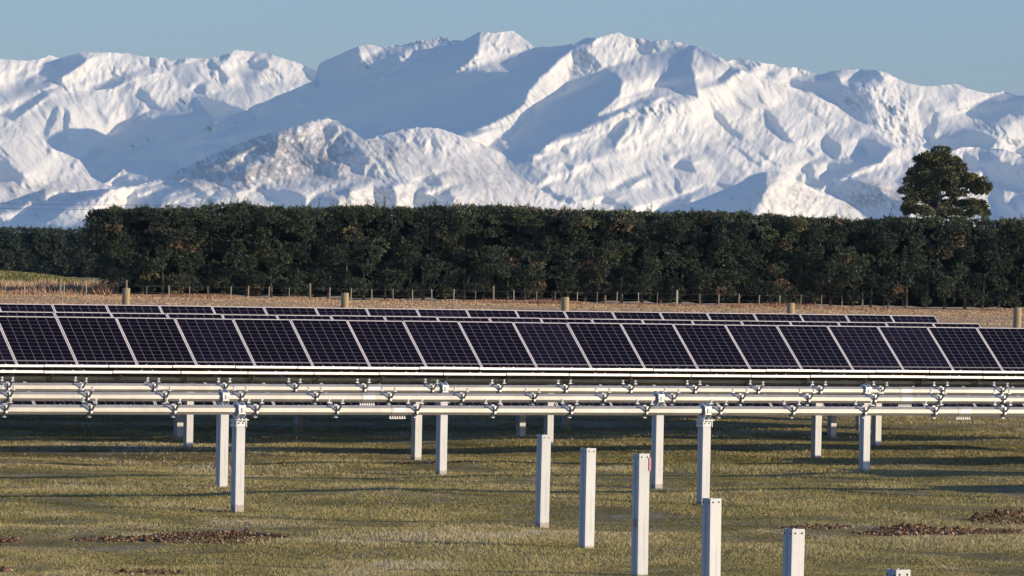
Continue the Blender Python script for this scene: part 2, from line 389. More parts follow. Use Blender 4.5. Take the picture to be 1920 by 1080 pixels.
# ridges that stand in front of one another: (name, label, distance m, own skyline); nearest last
_L = SKYLINE
LAYERS = [
 ('mountains', 'far snowy peaks at the left end of the range', 20500, [p for p in _L if p[0] <= 568] + [(600, 135), (680, 180), (760, 260), (840, 440)]),
 ('mountains', 'far snowy peaks at the right end of the range, with a broken rocky face', 20500, [(1250, 440), (1310, 200), (1350, 118)] + [p for p in _L if p[0] >= 1366]),
 ('hills', 'steep snowy hill with a furrowed face at left, below the far peaks', 18700, [(-400, 210), (-60, 200), (0, 214), (24, 226), (48, 208), (72, 190), (96, 173), (112, 174), (128, 176), (152, 171), (168, 170), (190, 168), (212, 165), (230, 155), (248, 148), (262, 144), (280, 139), (300, 136), (330, 148), (352, 168), (372, 186), (390, 210), (410, 245), (440, 300), (500, 440)]),
 ('mountains', 'high central snow massif with the long shaded slope', 17500, [(60, 440), (100, 392), (150, 368), (200, 342), (230, 318), (280, 290), (340, 262), (384, 244), (420, 224), (452, 208), (464, 205), (480, 197), (510, 184), (544, 170), (560, 163), (576, 157), (590, 150), (594, 130), (600, 118)] + [p for p in _L if 600 < p[0] <= 1340] + [(1366, 117), (1390, 131), (1430, 147), (1472, 160), (1500, 168), (1536, 182), (1568, 199), (1600, 222), (1632, 238), (1660, 262), (1692, 280), (1730, 306), (1790, 350), (1860, 440)]),
 ('hills', 'smooth white slope coming down from the left edge', 14800, [(-400, 170), (-60, 190), (0, 220), (24, 229), (44, 235), (62, 246), (80, 259), (96, 277), (120, 287), (150, 300), (170, 331), (195, 345), (222, 353), (262, 372), (330, 410), (380, 440)]),
 ('hills', 'snowy hills around the lone pine at right', 14600, [(1470, 440), (1500, 385), (1536, 358), (1548, 350), (1560, 341), (1578, 334), (1594, 331), (1614, 314), (1634, 309), (1652, 305), (1664, 289), (1678, 283), (1692, 280), (1710, 274), (1728, 275), (1742, 281), (1756, 290), (1784, 284), (1800, 277), (1816, 275), (1840, 277), (1864, 279), (1882, 279), (1900, 286), (1920, 292), (2000, 300), (2300, 330)]),
 ('hills', 'long white ridge right of the brown-dusted hill', 14400, [(560, 440), (620, 300), (660, 275), (690, 262), (712, 255), (730, 249), (750, 244), (768, 240), (796, 239), (818, 239), (840, 246), (862, 254), (890, 264), (912, 274), (940, 286), (958, 302), (975, 325), (998, 346), (1020, 360), (1044, 376), (1090, 388), (1150, 398), (1240, 440)]),
 ('hills', 'brown-dusted hill with thin snow left of centre', 13600, [(-400, 395), (-100, 388), (0, 381), (40, 369), (72, 358), (84, 354), (112, 361), (136, 361), (174, 356), (216, 352), (256, 348), (300, 336), (340, 316), (384, 296), (424, 280), (472, 260), (512, 248), (540, 241), (556, 236), (570, 230), (584, 226), (600, 223), (612, 222), (624, 225), (634, 228), (650, 238), (664, 248), (680, 261), (700, 276), (724, 298), (742, 320), (768, 340), (800, 362), (850, 386), (900, 400), (1000, 440)]),
 ('hills', 'small cone-shaped snow hill right of centre, just above the hedge', 13400, [(1180, 440), (1232, 392), (1262, 384), (1292, 381), (1322, 370), (1352, 357), (1374, 348), (1392, 340), (1404, 331), (1416, 326), (1436, 322), (1460, 320), (1472, 323), (1484, 331), (1504, 343), (1520, 351), (1536, 359), (1560, 368), (1584, 378), (1602, 390), (1622, 404), (1680, 440)]),
]
def _smooth(k):
    for p in (2, 3, 5):
        while k % p == 0: k //= p
    return k == 1
def build_mountains():
    h = 2.4; X0, X1, y0, y1 = -300, 2220, 44, 460
    NX = int((X1 - X0) / h); ny = 180
    cls = {'L': 1.15, 'S': -.14, 'G': .32, 'M': .72, 'N': .15}
    T = np.full((ny, NX), cls['L']); rocky = np.zeros((ny, NX))
    for ln in FACES.strip().splitlines():
        p = ln.split(); ox, oy = TL[p[0]]; pts = [(ox + float(q.split(',')[0]) / 5, oy + float(q.split(',')[1]) / 5) for q in p[2:]]
        r = fill_poly(T, pts, X0, y0, h)
        if r is None: continue
        a, b, ins = r; T[a, b][ins] = cls[p[1]]; rocky[a, b][ins] = {'M': 1, 'N': 1, 'S': .05, 'G': .22, 'L': .16}[p[1]]
    rocky[rocky == 0] = .16
    wx = spectral(ny, NX, h, 5, 60, 1.3, seed=1) * 1.5; wy = spectral(ny, NX, h, 5, 60, 1.3, seed=2) * 1.2
    gx, gy = np.meshgrid(np.arange(NX), np.arange(ny)); T = bil(T, gx + wx / h, gy + wy / h); rocky = blur(bil(rocky, gx + wx / h, gy + wy / h), 2)
    hard = T.copy(); T = blur(T, 1)
    g1 = spectral(ny, NX, h, 8, 60, 1.7, math.radians(42), 3.2, 3); g2 = spectral(ny, NX, h, 4.2, 22, 1.3, math.radians(58), 2.2, 4); g3 = spectral(ny, NX, h, 30, 160, 2.2, None, 1, 5); g4 = spectral(ny, NX, h, 14, 90, 1.6, math.radians(55), 3.0, 6)
    g5 = spectral(ny, NX, h, 80, 500, 1.5, None, 1, 14); g6 = spectral(ny, NX, h, 12, 80, 1.5, math.radians(110), 2.2, 15); g7 = spectral(ny, NX, h, 5, 20, 1.2, None, 1, 16)
    g8 = spectral(ny, NX, h, 5, 28, 1.3, math.radians(50), 3.2, 17); g9 = spectral(ny, NX, h, 5, 28, 1.3, math.radians(118), 2.6, 18)
    rnf = spectral(ny, NX, h, 4, 24, 1.1, math.radians(48), 3.0, 11); trf = spectral(ny, NX, h, 4, 60, .55, math.radians(30), 2.0, 12)
    ax, az, a0 = SUN.x, SUN.z, -SUN.y; an = ax * ax + az * az
    skyl = []
    for (_, _, _, sk) in LAYERS:
        q = np.array(sk, float); xs = X0 + np.arange(NX) * h
        skyl.append(np.interp(xs, q[:, 0], q[:, 1]) if all(np.diff(q[:, 0]) > 0) else _fold(q, xs))
        skyl[-1][(xs < q[:, 0].min()) | (xs > q[:, 0].max())] = 470
    for li, (name, label, Y0, sk) in enumerate(LAYERS):
        own = skyl[li]; cover = np.min(skyl[li + 1:], 0) if li + 1 < len(LAYERS) else np.full(NX, 470.)
        act = np.where(own < 445)[0]; i0, i1 = max(0, act[0] - 2), min(NX, act[-1] + 3); nx = i1 - i0; nx = min(NX, next(k for k in range(nx, nx + 200) if _smooth(k))); i0 = max(0, min(i0, NX - nx)); i1 = i0 + nx; x0 = X0 + i0 * h
        Tl = T[:, i0:i1]; py = y0 + np.arange(ny)[:, None] * h; free = (py < own[None, i0:i1] + 1) | (py > cover[None, i0:i1] + 1); vis = ~free
        # find a relief D(x, z) whose slopes face the way T asks (alternating projections, each solved with cosine transforms)
        KX = 2 - 2 * np.cos(np.pi * np.arange(2 * nx) / nx); KY = 2 - 2 * np.cos(np.pi * np.arange(2 * ny) / ny)
        lap = (KY[:, None] + KX[None, :nx + 1]) / h ** 2; lap[0, 0] = 1
        def grad(D):
            p = np.zeros_like(D); q = np.zeros_like(D); p[:, :-1] = (D[:, 1:] - D[:, :-1]) / h; q[:-1] = (D[:-1] - D[1:]) / h; return p, q
        def solve(Gx, Gz):
            a = Gx.copy(); a[:, -1] = 0; b = Gz.copy(); b[-1] = 0
            r = -(a / h); r[:, 1:] += a[:, :-1] / h; r += b / h; r[1:] -= b[:-1] / h
            e = np.concatenate([r, r[:, ::-1]], 1); e = np.concatenate([e, e[::-1]], 0)
            f = np.fft.rfft2(e) / lap; f[0, 0] = 0; return np.fft.irfft2(f, s=e.shape)[:ny, :nx]
        Gx = (Tl - a0 - az * 1.4) / ax; Gz = np.full_like(Tl, 1.4); lit = Tl > .15
        for it in range(NIT):
            D = solve(Gx, Gz); dx, dz = grad(D); t = ax * dx + az * dz + a0
            k = (np.where(lit, np.clip(t, Tl, Tl + .45), np.minimum(t, Tl)) - t) / an * 1.9; k = np.where(free, 0, k)
            Gx = dx + k * ax; Gz = np.clip(dz + k * az, .45, 40); Gx = np.where(free, np.clip(Gx, -2.5, 2.5), Gx)
        rl = rocky[:, i0:i1]; sl = np.s_[:, i0:i1]; Tp = blur(np.clip(Tl, 0, 1), 2); near = 1 + .5 * (Y0 < 15000)
        mk = np.clip(.5 + .6 * g5[sl], 0, 1); gg = g4[sl] * mk + g6[sl] * (1 - mk); g2m = g2[sl] * mk + g7[sl] * (1 - mk)
        D = D - 1.25 * np.abs(g8[sl] * mk + g9[sl] * (1 - mk)) * (.06 + .85 * Tp) + 1.3 * g1[sl] * (.15 + Tp) * (.3 + 1.5 * rl) + g2m * (.02 + .26 * Tp * near + 0 * rl) + g2[sl] * (2.1 if near < 1.2 else 1.0) * rl ** 1.5 * (.15 + Tp) + 2.5 * g3[sl] * (.3 + .7 * Tp) - 3.3 * np.abs(gg) * (.24 + .63 * Tp)
        ddx, ddz = grad(D); steep = np.clip(1.25 - blur(ddz, 1), 0, 2) + .35 * np.clip(-ddx - .2, 0, 2)  # steep ledges, plus left-facing crag sides where shade goes into the colour
        # mesh in columns from this skyline down
        cx = np.arange(max(-240, x0), min(2160, x0 + nx * h), 1.5); nr = 300 if li in (0, 1, 3) else 230; ncol = len(cx)
        ys = np.interp(cx, X0 + np.arange(NX) * h, own); bil_ = lambda A, PX, PY: bil(A, (PX - x0) / h, (PY - y0) / h)
        jag = spectral(8, 2048, 1.5, 4, 60, 1.2, None, 1, 9 + li)[0][:ncol]; rk_s = bil_(rl, cx, ys + 6); ys = ys - jag * (.30 + 1.5 * rk_s) * (1 if li < 4 else .6); ys = np.minimum(ys, 452)
        tt = np.linspace(0, 1, nr)[:, None]; PY = ys[None] * (1 - tt) + 455 * tt; PX = np.broadcast_to(cx[None], PY.shape)
        Dm = bil_(D, PX, PY); v_ = bil_(vis.astype(float), PX, PY) > .5; mean = Dm[v_].mean(); Dm = np.clip(Dm - mean, -900, 900)
        Y = Y0 * np.exp(Dm / F); ax_, bz_ = ray(PX, PY); V = np.stack([ax_ * Y, Y, H + bz_ * Y], -1)
        foot = []
        for k, (q, zz) in enumerate(((.985, .45), (.96, -.08))): P = V[-1].copy(); z = P[:, 2] * zz; foot.append(np.stack([P[:, 0] * q, P[:, 1] * q, z], -1))
        back = []
        for k in (1, 2, 3): P = V[0].copy(); q = 1 + .012 * k; z = P[:, 2] - 110 * k ** 1.3 - 15 * k * np.abs(jag); back.append(np.stack([P[:, 0] * q, P[:, 1] * q, z], -1))
        V = np.concatenate([np.array(back[::-1]), V, np.array(foot)], 0); Rn = V.shape[0]
        pad = lambda A: np.concatenate([np.repeat(A[:1], 3, 0), A, np.repeat(A[-1:], 2, 0)], 0)
        idx = np.arange(Rn * ncol).reshape(Rn, ncol); q = np.stack([idx[:-1, :-1], idx[1:, :-1], idx[1:, 1:], idx[:-1, 1:]], -1).reshape(-1, 4)
        # exposed rock with painted crag shade and tussock on the front hills
        rn = bil_(rnf[sl], PX, PY); rc = bil_(rl, PX, PY); tr = bil_(trf[sl], PX, PY)
        rock_shade = np.clip((bil_(steep, PX, PY) * .9 + .40 * rn - .72) * 1.1, 0, 1) * .72 * np.clip(rc * 2.2 - .25, 0, 1)
        def blob(cx_, cy_, rx, ry): return np.clip(1.3 - np.hypot((PX - cx_) / rx, (PY - cy_) / ry), 0, 1)
        tus = np.zeros_like(PX)
        if Y0 < 15000:
            reg = np.maximum.reduce([blob(540, 290, 150, 58) * 1.1, blob(440, 318, 130, 42) * 1.1, blob(620, 330, 120, 25) * .5, blob(720, 285, 70, 40) * .55, blob(60, 360, 130, 25) * .45, blob(1640, 370, 75, 32) * .8, blob(300, 400, 110, 25) * .5, blob(700, 370, 110, 28) * .5, blob(1500, 370, 70, 30) * .45, blob(900, 330, 140, 45) * .4])
            tus = np.clip(reg * (.60 + .34 * tr + .22 * rn), 0, .70); tus = np.maximum(tus, np.clip((rn - 1.1) * .35, 0, .3) * np.clip((PY - 230) / 100, 0, 1)); rock_shade *= .5
        tag(mesh_np(name, V.reshape(-1, 3), q, M_SNOW, smooth=True, attrs=dict(rock_shade=pad(rock_shade), tussock=pad(tus))), label, name, kind='structure')
def _fold(q, xs):
    """skyline of a polyline that turns back on itself: topmost crossing per column"""
    out = np.full(len(xs), 470.)
    for (xa, ya), (xb, yb) in zip(q[:-1], q[1:]):
        if xa == xb: continue
        t = (xs - xa) / (xb - xa); m_ = (t >= 0) & (t <= 1); out[m_] = np.minimum(out[m_], (ya + (yb - ya) * t)[m_])
    return out
NIT = 170
build_mountains()
# ================================================================= GROUND
U = np.array([math.cos(TH), math.sin(TH), 0.]); NA = np.array([-math.sin(TH), math.cos(TH), 0.])
def rs(r, s, z=0.): return Vector(tuple(r * NA + s * U)) + Vector((0, 0, z))
def gnd(px, py):
    a, b = ray(px, py); Y = -H / b; return a * Y, Y
_gn = spectral(256, 256, .5, 1.5, 18, 1.5, None, 1, 21)
def gz_near(X, Y):
    """gentle unevenness of the near field, in metres"""
    x = np.mod(np.asarray(X) * 2 + 128 + .13 * np.asarray(Y), 254); y = np.mod(np.asarray(Y) * 2, 254)
    return bil(_gn, x, y) * .022 * np.clip((112 - np.asarray(Y)) / 12, 0, 1)
m = M_GROUND = mat('field_ground', (.2, .2, .1), .95, 0, .1); o = objco(m); sp = N(m, 'ShaderNodeSeparateXYZ'); L(m, o, sp.inputs[0])
n1 = noise(m, .55, 6, .62, o); n2 = noise(m, 3.5, 5, .7, o); n3 = noise(m, .22, 3, .5, o); n4 = noise(m, 14, 3, .7, o); n5 = noise(m, .9, 4, .6, o)
green = ramp(m, math_(m, 'MULTIPLY_ADD', n2.outputs[0], .5, math_(m, 'MULTIPLY', n1.outputs[0], .5)), [(.36, (.085, .085, .028)), (.48, (.15, .125, .050)), (.58, (.22, .18, .09)), (.68, (.17, .12, .07))])
frost = math_(m, 'MULTIPLY', ramp(m, n5.outputs[0], [(.50, (0, 0, 0)), (.60, (1, 1, 1))]).outputs[0], ramp(m, n4.outputs[0], [(.40, (0, 0, 0)), (.58, (1, 1, 1))]).outputs[0])
near = mix(m, math_(m, 'MULTIPLY', frost, .45), green.outputs[0], (.42, .40, .38))
tan = ramp(m, math_(m, 'MULTIPLY_ADD', n1.outputs[0], .5, math_(m, 'MULTIPLY', n3.outputs[0], .5)), [(.35, (.42, .28, .155)), (.5, (.50, .345, .20)), (.65, (.56, .39, .235))])
far = ramp(m, math_(m, 'MULTIPLY', sp.outputs[1], .001), [(.105, (0, 0, 0)), (.125, (1, 1, 1))])
olive = ramp(m, math_(m, 'MULTIPLY', sp.outputs[1], .001), [(.50, (0, 0, 0)), (.56, (1, 1, 1))])
c = mix(m, far.outputs[0], near, tan.outputs[0]); c = mix(m, olive.outputs[0], c, (.26, .23, .11)); L(m, c, BS(m).inputs['Base Color'])
bump(m, n4.outputs[0], .6, .05)
# one ground sheet: fine near the camera, coarse out to the horizon
ys_ = np.concatenate([[-300, -60, 0, 20, 35], np.arange(42, 130, .5), np.geomspace(131, 60000, 60)])
xs_ = np.concatenate([[-30000, -8000, -2000, -500, -150, -60, -30], np.arange(-18, 26, .5), [35, 60, 150, 500, 2000, 8000, 30000]])
GX, GY = np.meshgrid(xs_, ys_); GZ = gz_near(GX, GY) * ((GY > 42) & (np.abs(GX - 4) < 22))
idx = np.arange(GX.size).reshape(GX.shape); q = np.stack([idx[:-1, :-1], idx[:-1, 1:], idx[1:, 1:], idx[1:, :-1]], -1).reshape(-1, 4)
tag(mesh_np('ground', np.stack([GX, GY, GZ], -1), q, M_GROUND, smooth=True), 'frosty pasture running out to the dry field', 'ground', kind='structure')

def blades(P, hgt, wid, tint, lean=.5, nb=3, spread=.05):
    """tufts of upright triangular blades at points P (n,3)"""
    n = len(P); P = np.repeat(P, nb, 0); hgt = np.repeat(hgt, nb) * rng.uniform(.5, 1.15, n * nb); tint = np.repeat(tint, nb) + rng.normal(0, .13, n * nb)
    P = P + np.stack([rng.normal(0, spread, n * nb), rng.normal(0, spread, n * nb), np.zeros(n * nb)], -1)
    a = rng.uniform(0, 2 * np.pi, n * nb); w = np.repeat(np.broadcast_to(wid, (n,)), nb) * rng.uniform(.6, 1.4, n * nb); d = np.stack([np.cos(a), np.sin(a), 0 * a], -1)
    tip = P + np.stack([rng.normal(0, lean, n * nb) * hgt, rng.normal(0, lean, n * nb) * hgt, hgt], -1)
    V = np.stack([P - d * w[:, None], P + d * w[:, None], tip], 1).reshape(-1, 3); return V, np.arange(len(V)).reshape(-1, 3), np.repeat(np.clip(tint, 0, 1), 3)
# near grass
n = 520000; Yg = 1 / rng.uniform(1 / 112, 1 / 46, n); hw_ = Yg * 960 / F * 1.25 + .6; Xg = rng.uniform(-1, 1, n) * hw_
tn = spectral(256, 256, .5, 1.2, 14, 1.2, None, 1, 31); patch = bil(tn, np.mod(Xg * 3 + 120, 254), np.mod(Yg * 2.2, 254)); patch2 = bil(tn, np.mod(Xg * 1.1 + 60, 254), np.mod(Yg * .9 + 90, 254))
keep = (patch2 + rng.normal(0, .5, n)) < 1.7; Xg, Yg, patch, patch2 = Xg[keep], Yg[keep], patch[keep], patch2[keep]; n = len(Xg)
P = np.stack([Xg, Yg, gz_near(Xg, Yg) - .004], -1)
fz = bil(spectral(256, 256, .5, 1.0, 7, .8, None, 1, 33), np.mod(Xg * 3.2 + 127, 254), np.mod(Yg * 1.9 + 20, 254)); wl = bil(tn, np.mod(Xg * .7 + 30, 254), np.mod(Yg * 1.3 + 60, 254)); tuf = rng.uniform(0, 1, n) < .06 * np.clip(patch + .5, 0, 2)
V, Fc, t = blades(P, (.012 + .011 * np.clip(patch + 1, 0, 2.5) + .025 * tuf) * (.6 + Yg / 150), .0045 * (.5 + Yg / 110), .40 + .12 * patch + .09 * patch2 - .10 * np.clip(wl - .2, 0, 1.6) + .36 * np.clip((fz - 1.1) * 1.6, 0, 1) * rng.uniform(.3, 1, n), .6, 3, .03)
tag(mesh_np('grass', V, Fc, M_GRASS, attrs=dict(tint=t)), 'short green and straw coloured pasture grass', 'grass', kind='stuff')
# taller scruffy strips that the low sun draws as dark lines, and dry grass of the far field
def strip(pts, n, wid, h0, tint):
    out = []
    for (xa, ya), (xb, yb) in zip(pts, pts[1:]):
        k = max(1, int(n / (len(pts) - 1))); t = rng.uniform(0, 1, k); a = gnd(xa + (xb - xa) * t, ya + (yb - ya) * t + rng.normal(0, wid, k)); out.append(np.stack([a[0], a[1], 0 * t], -1))
    P = np.concatenate(out); return blades(P, np.full(len(P), h0), .012, np.full(len(P), tint), .4, 4, .05)
def dry(n, x0, x1, Y0, Y1, h0, w, tint, seedv=0):
    Y = rng.uniform(Y0, Y1, n); X = rng.uniform(x0, x1, n); pn = bil(tn, np.mod(X * .9 + 90, 254), np.mod(Y * .5, 254))
    return blades(np.stack([X, Y, 0 * X], -1), h0 * np.clip(1 + .5 * pn, .25, 2), w, tint + .16 * pn, .3, 4, .25)
parts = [dry(12000, -60, 64, 425, 458, .08, .05, .45), dry(9000, -56, 60, 448, 456, .26, .04, .85), dry(9000, -52, 54, 330, 425, .05, .06, .45)]
V = np.concatenate([p[0] for p in parts]); t = np.concatenate([p[2] for p in parts])
tag(mesh_np('dry_grass', V, np.arange(len(V)).reshape(-1, 3), M_DRY, attrs=dict(tint=t)), 'dry tan grass of the far field along the hedge foot', 'dry grass', kind='stuff')
parts = [dry(14000, -130, -25, 500, 640, .55, .10, .30), dry(9000, -130, -34, 466, 500, .8, .09, .55), dry(6000, -110, -36, 458, 468, 1.0, .07, .95)]
V = np.concatenate([p[0] for p in parts]); t = np.concatenate([p[2] for p in parts])
tag(mesh_np('rough_pasture', V, np.arange(len(V)).reshape(-1, 3), M_DRY, attrs=dict(tint=t)), 'rank brown grass beyond the wire fence at left', 'rough grass', kind='stuff')

# green bank at far left
bk = MB(); cx_, cy_ = gnd(-40, 531); nb_ = 24
vs = []; 
for j in range(9):
    for i in range(nb_ + 1):
        a = 2 * math.pi * i / nb_; rr = 1 - j / 8; z = 1.6 * (1 - rr ** 2) + random.uniform(-.05, .05) * (j > 0) - .1
        vs.append((cx_ + 16 * rr * math.cos(a), cy_ + 14 * rr * math.sin(a), z))
bk.add(vs, [(j * (nb_ + 1) + i, j * (nb_ + 1) + i + 1, (j + 1) * (nb_ + 1) + i + 1, (j + 1) * (nb_ + 1) + i) for j in range(8) for i in range(nb_)])
M_BANK = mat('green_bank', (.10, .14, .03), .9, 0, .1); nn = noise(M_BANK, 1.2, 5, .7, objco(M_BANK)); L(M_BANK, ramp(M_BANK, nn.outputs[0], [(.35, (.08, .11, .03)), (.7, (.17, .20, .06))]).outputs[0], BS(M_BANK).inputs['Base Color'])
n = 6000; a = rng.uniform(0, 6.28, n); rr = np.sqrt(rng.uniform(0, 1, n)); P = np.stack([cx_ + 16 * rr * np.cos(a), cy_ + 14 * rr * np.sin(a), 1.6 * (1 - rr ** 2) - .12], -1); V, Fc, t = blades(P, np.full(n, .35), .07, rng.normal(.12, .08, n), .35, 3, .2)
tag(mesh_np('bank_grass', V, Fc, M_GRASS, attrs=dict(tint=t)), 'rank green grass growing on the low bank at far left', 'grass', kind='stuff')
tag(bk.build('grass_bank', M_BANK, None, True), 'low green bank at the far left edge of the field', 'bank', kind='structure')

# ---------------------------------------------------------------- spoil heaps
m = M_SOIL = mat('stony_soil', (.2, .14, .08), .95, 0, .1); r = ramp(m, attr(m, 'tint'), [(0, (.05, .032, .022)), (.45, (.14, .085, .052)), (.75, (.34, .22, .13)), (1, (.66, .54, .40))]); L(m, r.outputs[0], BS(m).inputs['Base Color'])
def clods(name, label, spots, n, size, lift):
    """a scatter of angular clods and stones over elongated image-space patches (x0, x1, y, half depth px)"""
    Vs, Fs, Ts = [], [], []; b = 0
    base = np.array([(1, 0, 0), (-1, 0, 0), (0, 1, 0), (0, -1, 0), (0, 0, 1), (0, 0, -1)], float); fc = np.array([(0, 2, 4), (2, 1, 4), (1, 3, 4), (3, 0, 4), (2, 0, 5), (1, 2, 5), (3, 1, 5), (0, 3, 5)])
    for (xa, xb, yc, hd, ht) in spots:
        k = int(n * (xb - xa) / sum(s[1] - s[0] for s in spots)); t = rng.uniform(0, 1, k); env = np.sin(np.pi * np.clip(t, .02, .98)) ** .5
        e = rng.uniform(-1, 1, k); X, Y = gnd(xa + (xb - xa) * t, yc + hd * e * env); z = gz_near(X, Y) + ht * env * (1 - e ** 2) * rng.uniform(.4, 1, k)
        sz = size * rng.lognormal(-.25, .65, k)
        for i in range(k):
            v = base * rng.uniform(.45, 1.2, (6, 3)) * sz[i] * np.array([1.2, 1, .8]); th = rng.uniform(0, 6.3); c, s = math.cos(th), math.sin(th)
            v = v @ np.array([[c, s, 0], [-s, c, 0], [0, 0, 1]]).T + (X[i], Y[i], z[i]); Vs.append(v); Fs.append(fc + b); Ts.append(np.full(6, rng.beta(1.4, 1.9))); b += 6
    return tag(mesh_np(name, np.concatenate(Vs), np.concatenate(Fs), M_SOIL, attrs=dict(tint=np.concatenate(Ts))), label, 'spoil', kind='stuff')
clods('loose_soil', 'strip of turned brown soil and stones in the left foreground', [(135, 300, 1010, 5, .03), (260, 545, 1008, 11, .075), (-10, 40, 1012, 3, .03), (180, 345, 1069, 5, .01), (-20, 20, 1066, 5, .03)], 8000, .0105, 0)
clods('loose_soil', 'heap and strip of dark turned soil at the right foreground edge', [(1600, 1960, 999, 7, .03), (1640, 1760, 996, 9, .05), (1820, 1990, 978, 11, .17), (1460, 1600, 990, 3, .01)], 9000, .0105, 0)
clods('loose_soil', 'reddish stony scatter in the shade behind the right piles', [(1690, 1790, 845, 3, .03), (1020, 1110, 1000 - 170, 2, .02), (690, 1000, 868, 3, .015), (1540, 1600, 814, 2, .03)], 900, .011, 0)

# ---------------------------------------------------------------- piles, tubes, brackets, panels
def pile_mesh(hgt, holes=True):
    b = MB(); W2, D2, t = .060, .066, .006
    o = [(-W2, -D2), (W2, -D2), (W2, -.024), (W2 - .012, -.012), (W2 - .012, .012), (W2, .024), (W2, D2), (W2 - .03, D2)]
    inn = [(W2 - .03, D2 - t), (W2 - t, D2 - t), (W2 - t, .026), (W2 - .012 - t, .014), (W2 - .012 - t, -.014), (W2 - t, -.026), (W2 - t, -D2 + t), (-W2 + t, -D2 + t)]
    prof = o + inn + [(-x, y) for x, y in inn[:-1][::-1]] + [(-x, y) for x, y in o[2:][::-1]]
    n = len(prof); b.add([(x, y, -.35) for x, y in prof] + [(x, y, hgt) for x, y in prof], [(i, (i + 1) % n, n + (i + 1) % n, n + i) for i in range(n)])
    # cap faces: the channel wall seen from above, as strips
    k = len(b.v)
    for (p, q) in (((-W2, -D2), (W2, -D2 + t)), ((-W2, -D2 + t), (-W2 + t, -.026)), ((W2 - t, -D2 + t), (W2, -.026)), ((-W2, .026), (-W2 + t, D2)), ((W2 - t, .026), (W2, D2))):
        b.add([(p[0], p[1], hgt), (q[0], p[1], hgt), (q[0], q[1], hgt), (p[0], q[1], hgt)], [(0, 1, 2, 3)])
    return b
HOLE = MB()  # black discs on the faces, painted for the shade inside the holes
for x in (-.032, .032): HOLE.tube([(x, -.0675, -.035), (x, -.0655, -.035)], .0085, 10)
for y in (-.042, .045): HOLE.tube([(-.0615, y, -.04), (-.0590, y, -.04)], .0085, 10)
HOLE_ME = HOLE.mesh('bolt_hole_shade', M_DARK)
TUBE_R = .060 / math.cos(math.pi / 8)
def vee(studs=True):
    b = MB(); w = .016; top = .095 if studs else .045; an = math.degrees(math.atan2(top + .085, .185)); ln = math.hypot(top + .085, .185)
    for sy in (-1, 1):
        b.box(-w, w, 0, ln, -.004, .004, 0, Matrix.Translation((0, 0, -.090)) @ Matrix.Rotation(0 if sy > 0 else math.pi, 4, 'Z') @ Matrix.Rotation(math.radians(an), 4, 'X'))
        b.box(-.026, .026, sy * .185 - .020, sy * .185 + .020, top - .010, top)
    b.box(-.022, .022, -.02, .16, .058 if studs else .02, .076 if studs else .035); b.box(-.02, .02, -.03, .03, -.098, -.086)
    if studs:
        b.box(-.030, -.022, .03, .14, .030, .075); b.box(-.012, .012, -.085, -.066, -.04, .055, 1)
        for sy in (-1, 1):
            b.tube([(.004, sy * .185, .09), (.004, sy * .185, .145)], .011, 8, 1); b.tube([(.004, sy * .185, .125), (.004, sy * .185, .140)], .020, 6, 1)
        b.tube([(0, -.062, -.03), (0, -.078, -.03)], .016, 6, 1)
    return b.mesh('panel_bracket', [M_BRK, M_BOLT])
VEE = vee(); VEE_P = vee(False)
def bearing():
    b = MB()
    for x in (-.045, .045):   # two ring plates round the tube
        n = 20; vs = []
        for r_ in (.070, .105):
            for xx in (x - .006, x + .006):
                for k in range(n): t = 2 * math.pi * k / n; vs.append((xx, r_ * math.cos(t), r_ * math.sin(t) * 1.08 - .006))
        f = []
        for k in range(n):
            k2 = (k + 1) % n; f += [(k, k2, 2 * n + k2, 2 * n + k), (n + k, 3 * n + k, 3 * n + k2, n + k2), (2 * n + k, 2 * n + k2, 3 * n + k2, 3 * n + k), (k, n + k, n + k2, k2)]
        b.add(vs, f)
    b.tube([(-.045, 0, 0), (.045, 0, 0)], .074, 16, 0); b.box(-.05, .05, -.098, -.088, -.05, .06); b.box(-.015, .015, -.108, -.098, -.03, .03, 1)
    return b.mesh('bearing', [M_CAST, M_BRK], False)
BEAR = bearing()
def headstock():
    b = MB(); b.box(-.085, .085, -.115, .115, -.128, -.118)                     # saddle plate
    for sx in (-1, 1): b.box(sx * .070 - .004, sx * .070 + .004, -.085, .085, -.215, -.128)
    b.box(-.055, .055, -.078, -.068, -.205, -.130); b.box(-.055, .055, .068, .078, -.205, -.130)
    for y in (-.10, .10): b.tube([(0, y, -.145), (0, y, -.100)], .010, 8, 1); b.tube([(0.05, y, -.145), (0.05, y, -.100)], .010, 8, 1)
    for x in (-.03, .03): b.tube([(x, -.078, -.165), (x, -.092, -.165)], .013, 6, 2)
    for y in (-.05, .05): b.tube([(-.074, y, -.165), (-.086, y, -.165)], .012, 6, 2)
    return b.mesh('pile_head_bracket', [M_CAST, M_BOLT, M_BRK])
HEAD = headstock()
def splice():
    b = MB(); b.tube([(-.11, 0, 0), (.11, 0, 0)], TUBE_R + .004, 8, 0, True, math.pi / 8); b.box(-.085, .085, -.0665, -.0645, -.022, .026, 1)
    for k in range(7): b.tube([(-.105 + .035 * k, 0, -.075), (-.105 + .035 * k, 0, -.105)], .009, 6, 1); b.tube([(-.105 + .035 * k, 0, -.098), (-.105 + .035 * k, 0, -.112)], .015, 6, 1)
    return b.mesh('tube_splice', [M_TUBE, M_LABEL])
SPL = splice()
PW, PL, PT = 1.13, 2.28, .036
def panel_mesh():
    b = MB(); f = .015
    b.box(-PW / 2, PW / 2, -PL / 2, -PL / 2 + f, 0, PT); b.box(-PW / 2, PW / 2, PL / 2 - f, PL / 2, 0, PT)
    b.box(-PW / 2, -PW / 2 + f, -PL / 2 + f, PL / 2 - f, 0, PT - .001); b.box(PW / 2 - f, PW / 2, -PL / 2 + f, PL / 2 - f, 0, PT - .001)
    return b
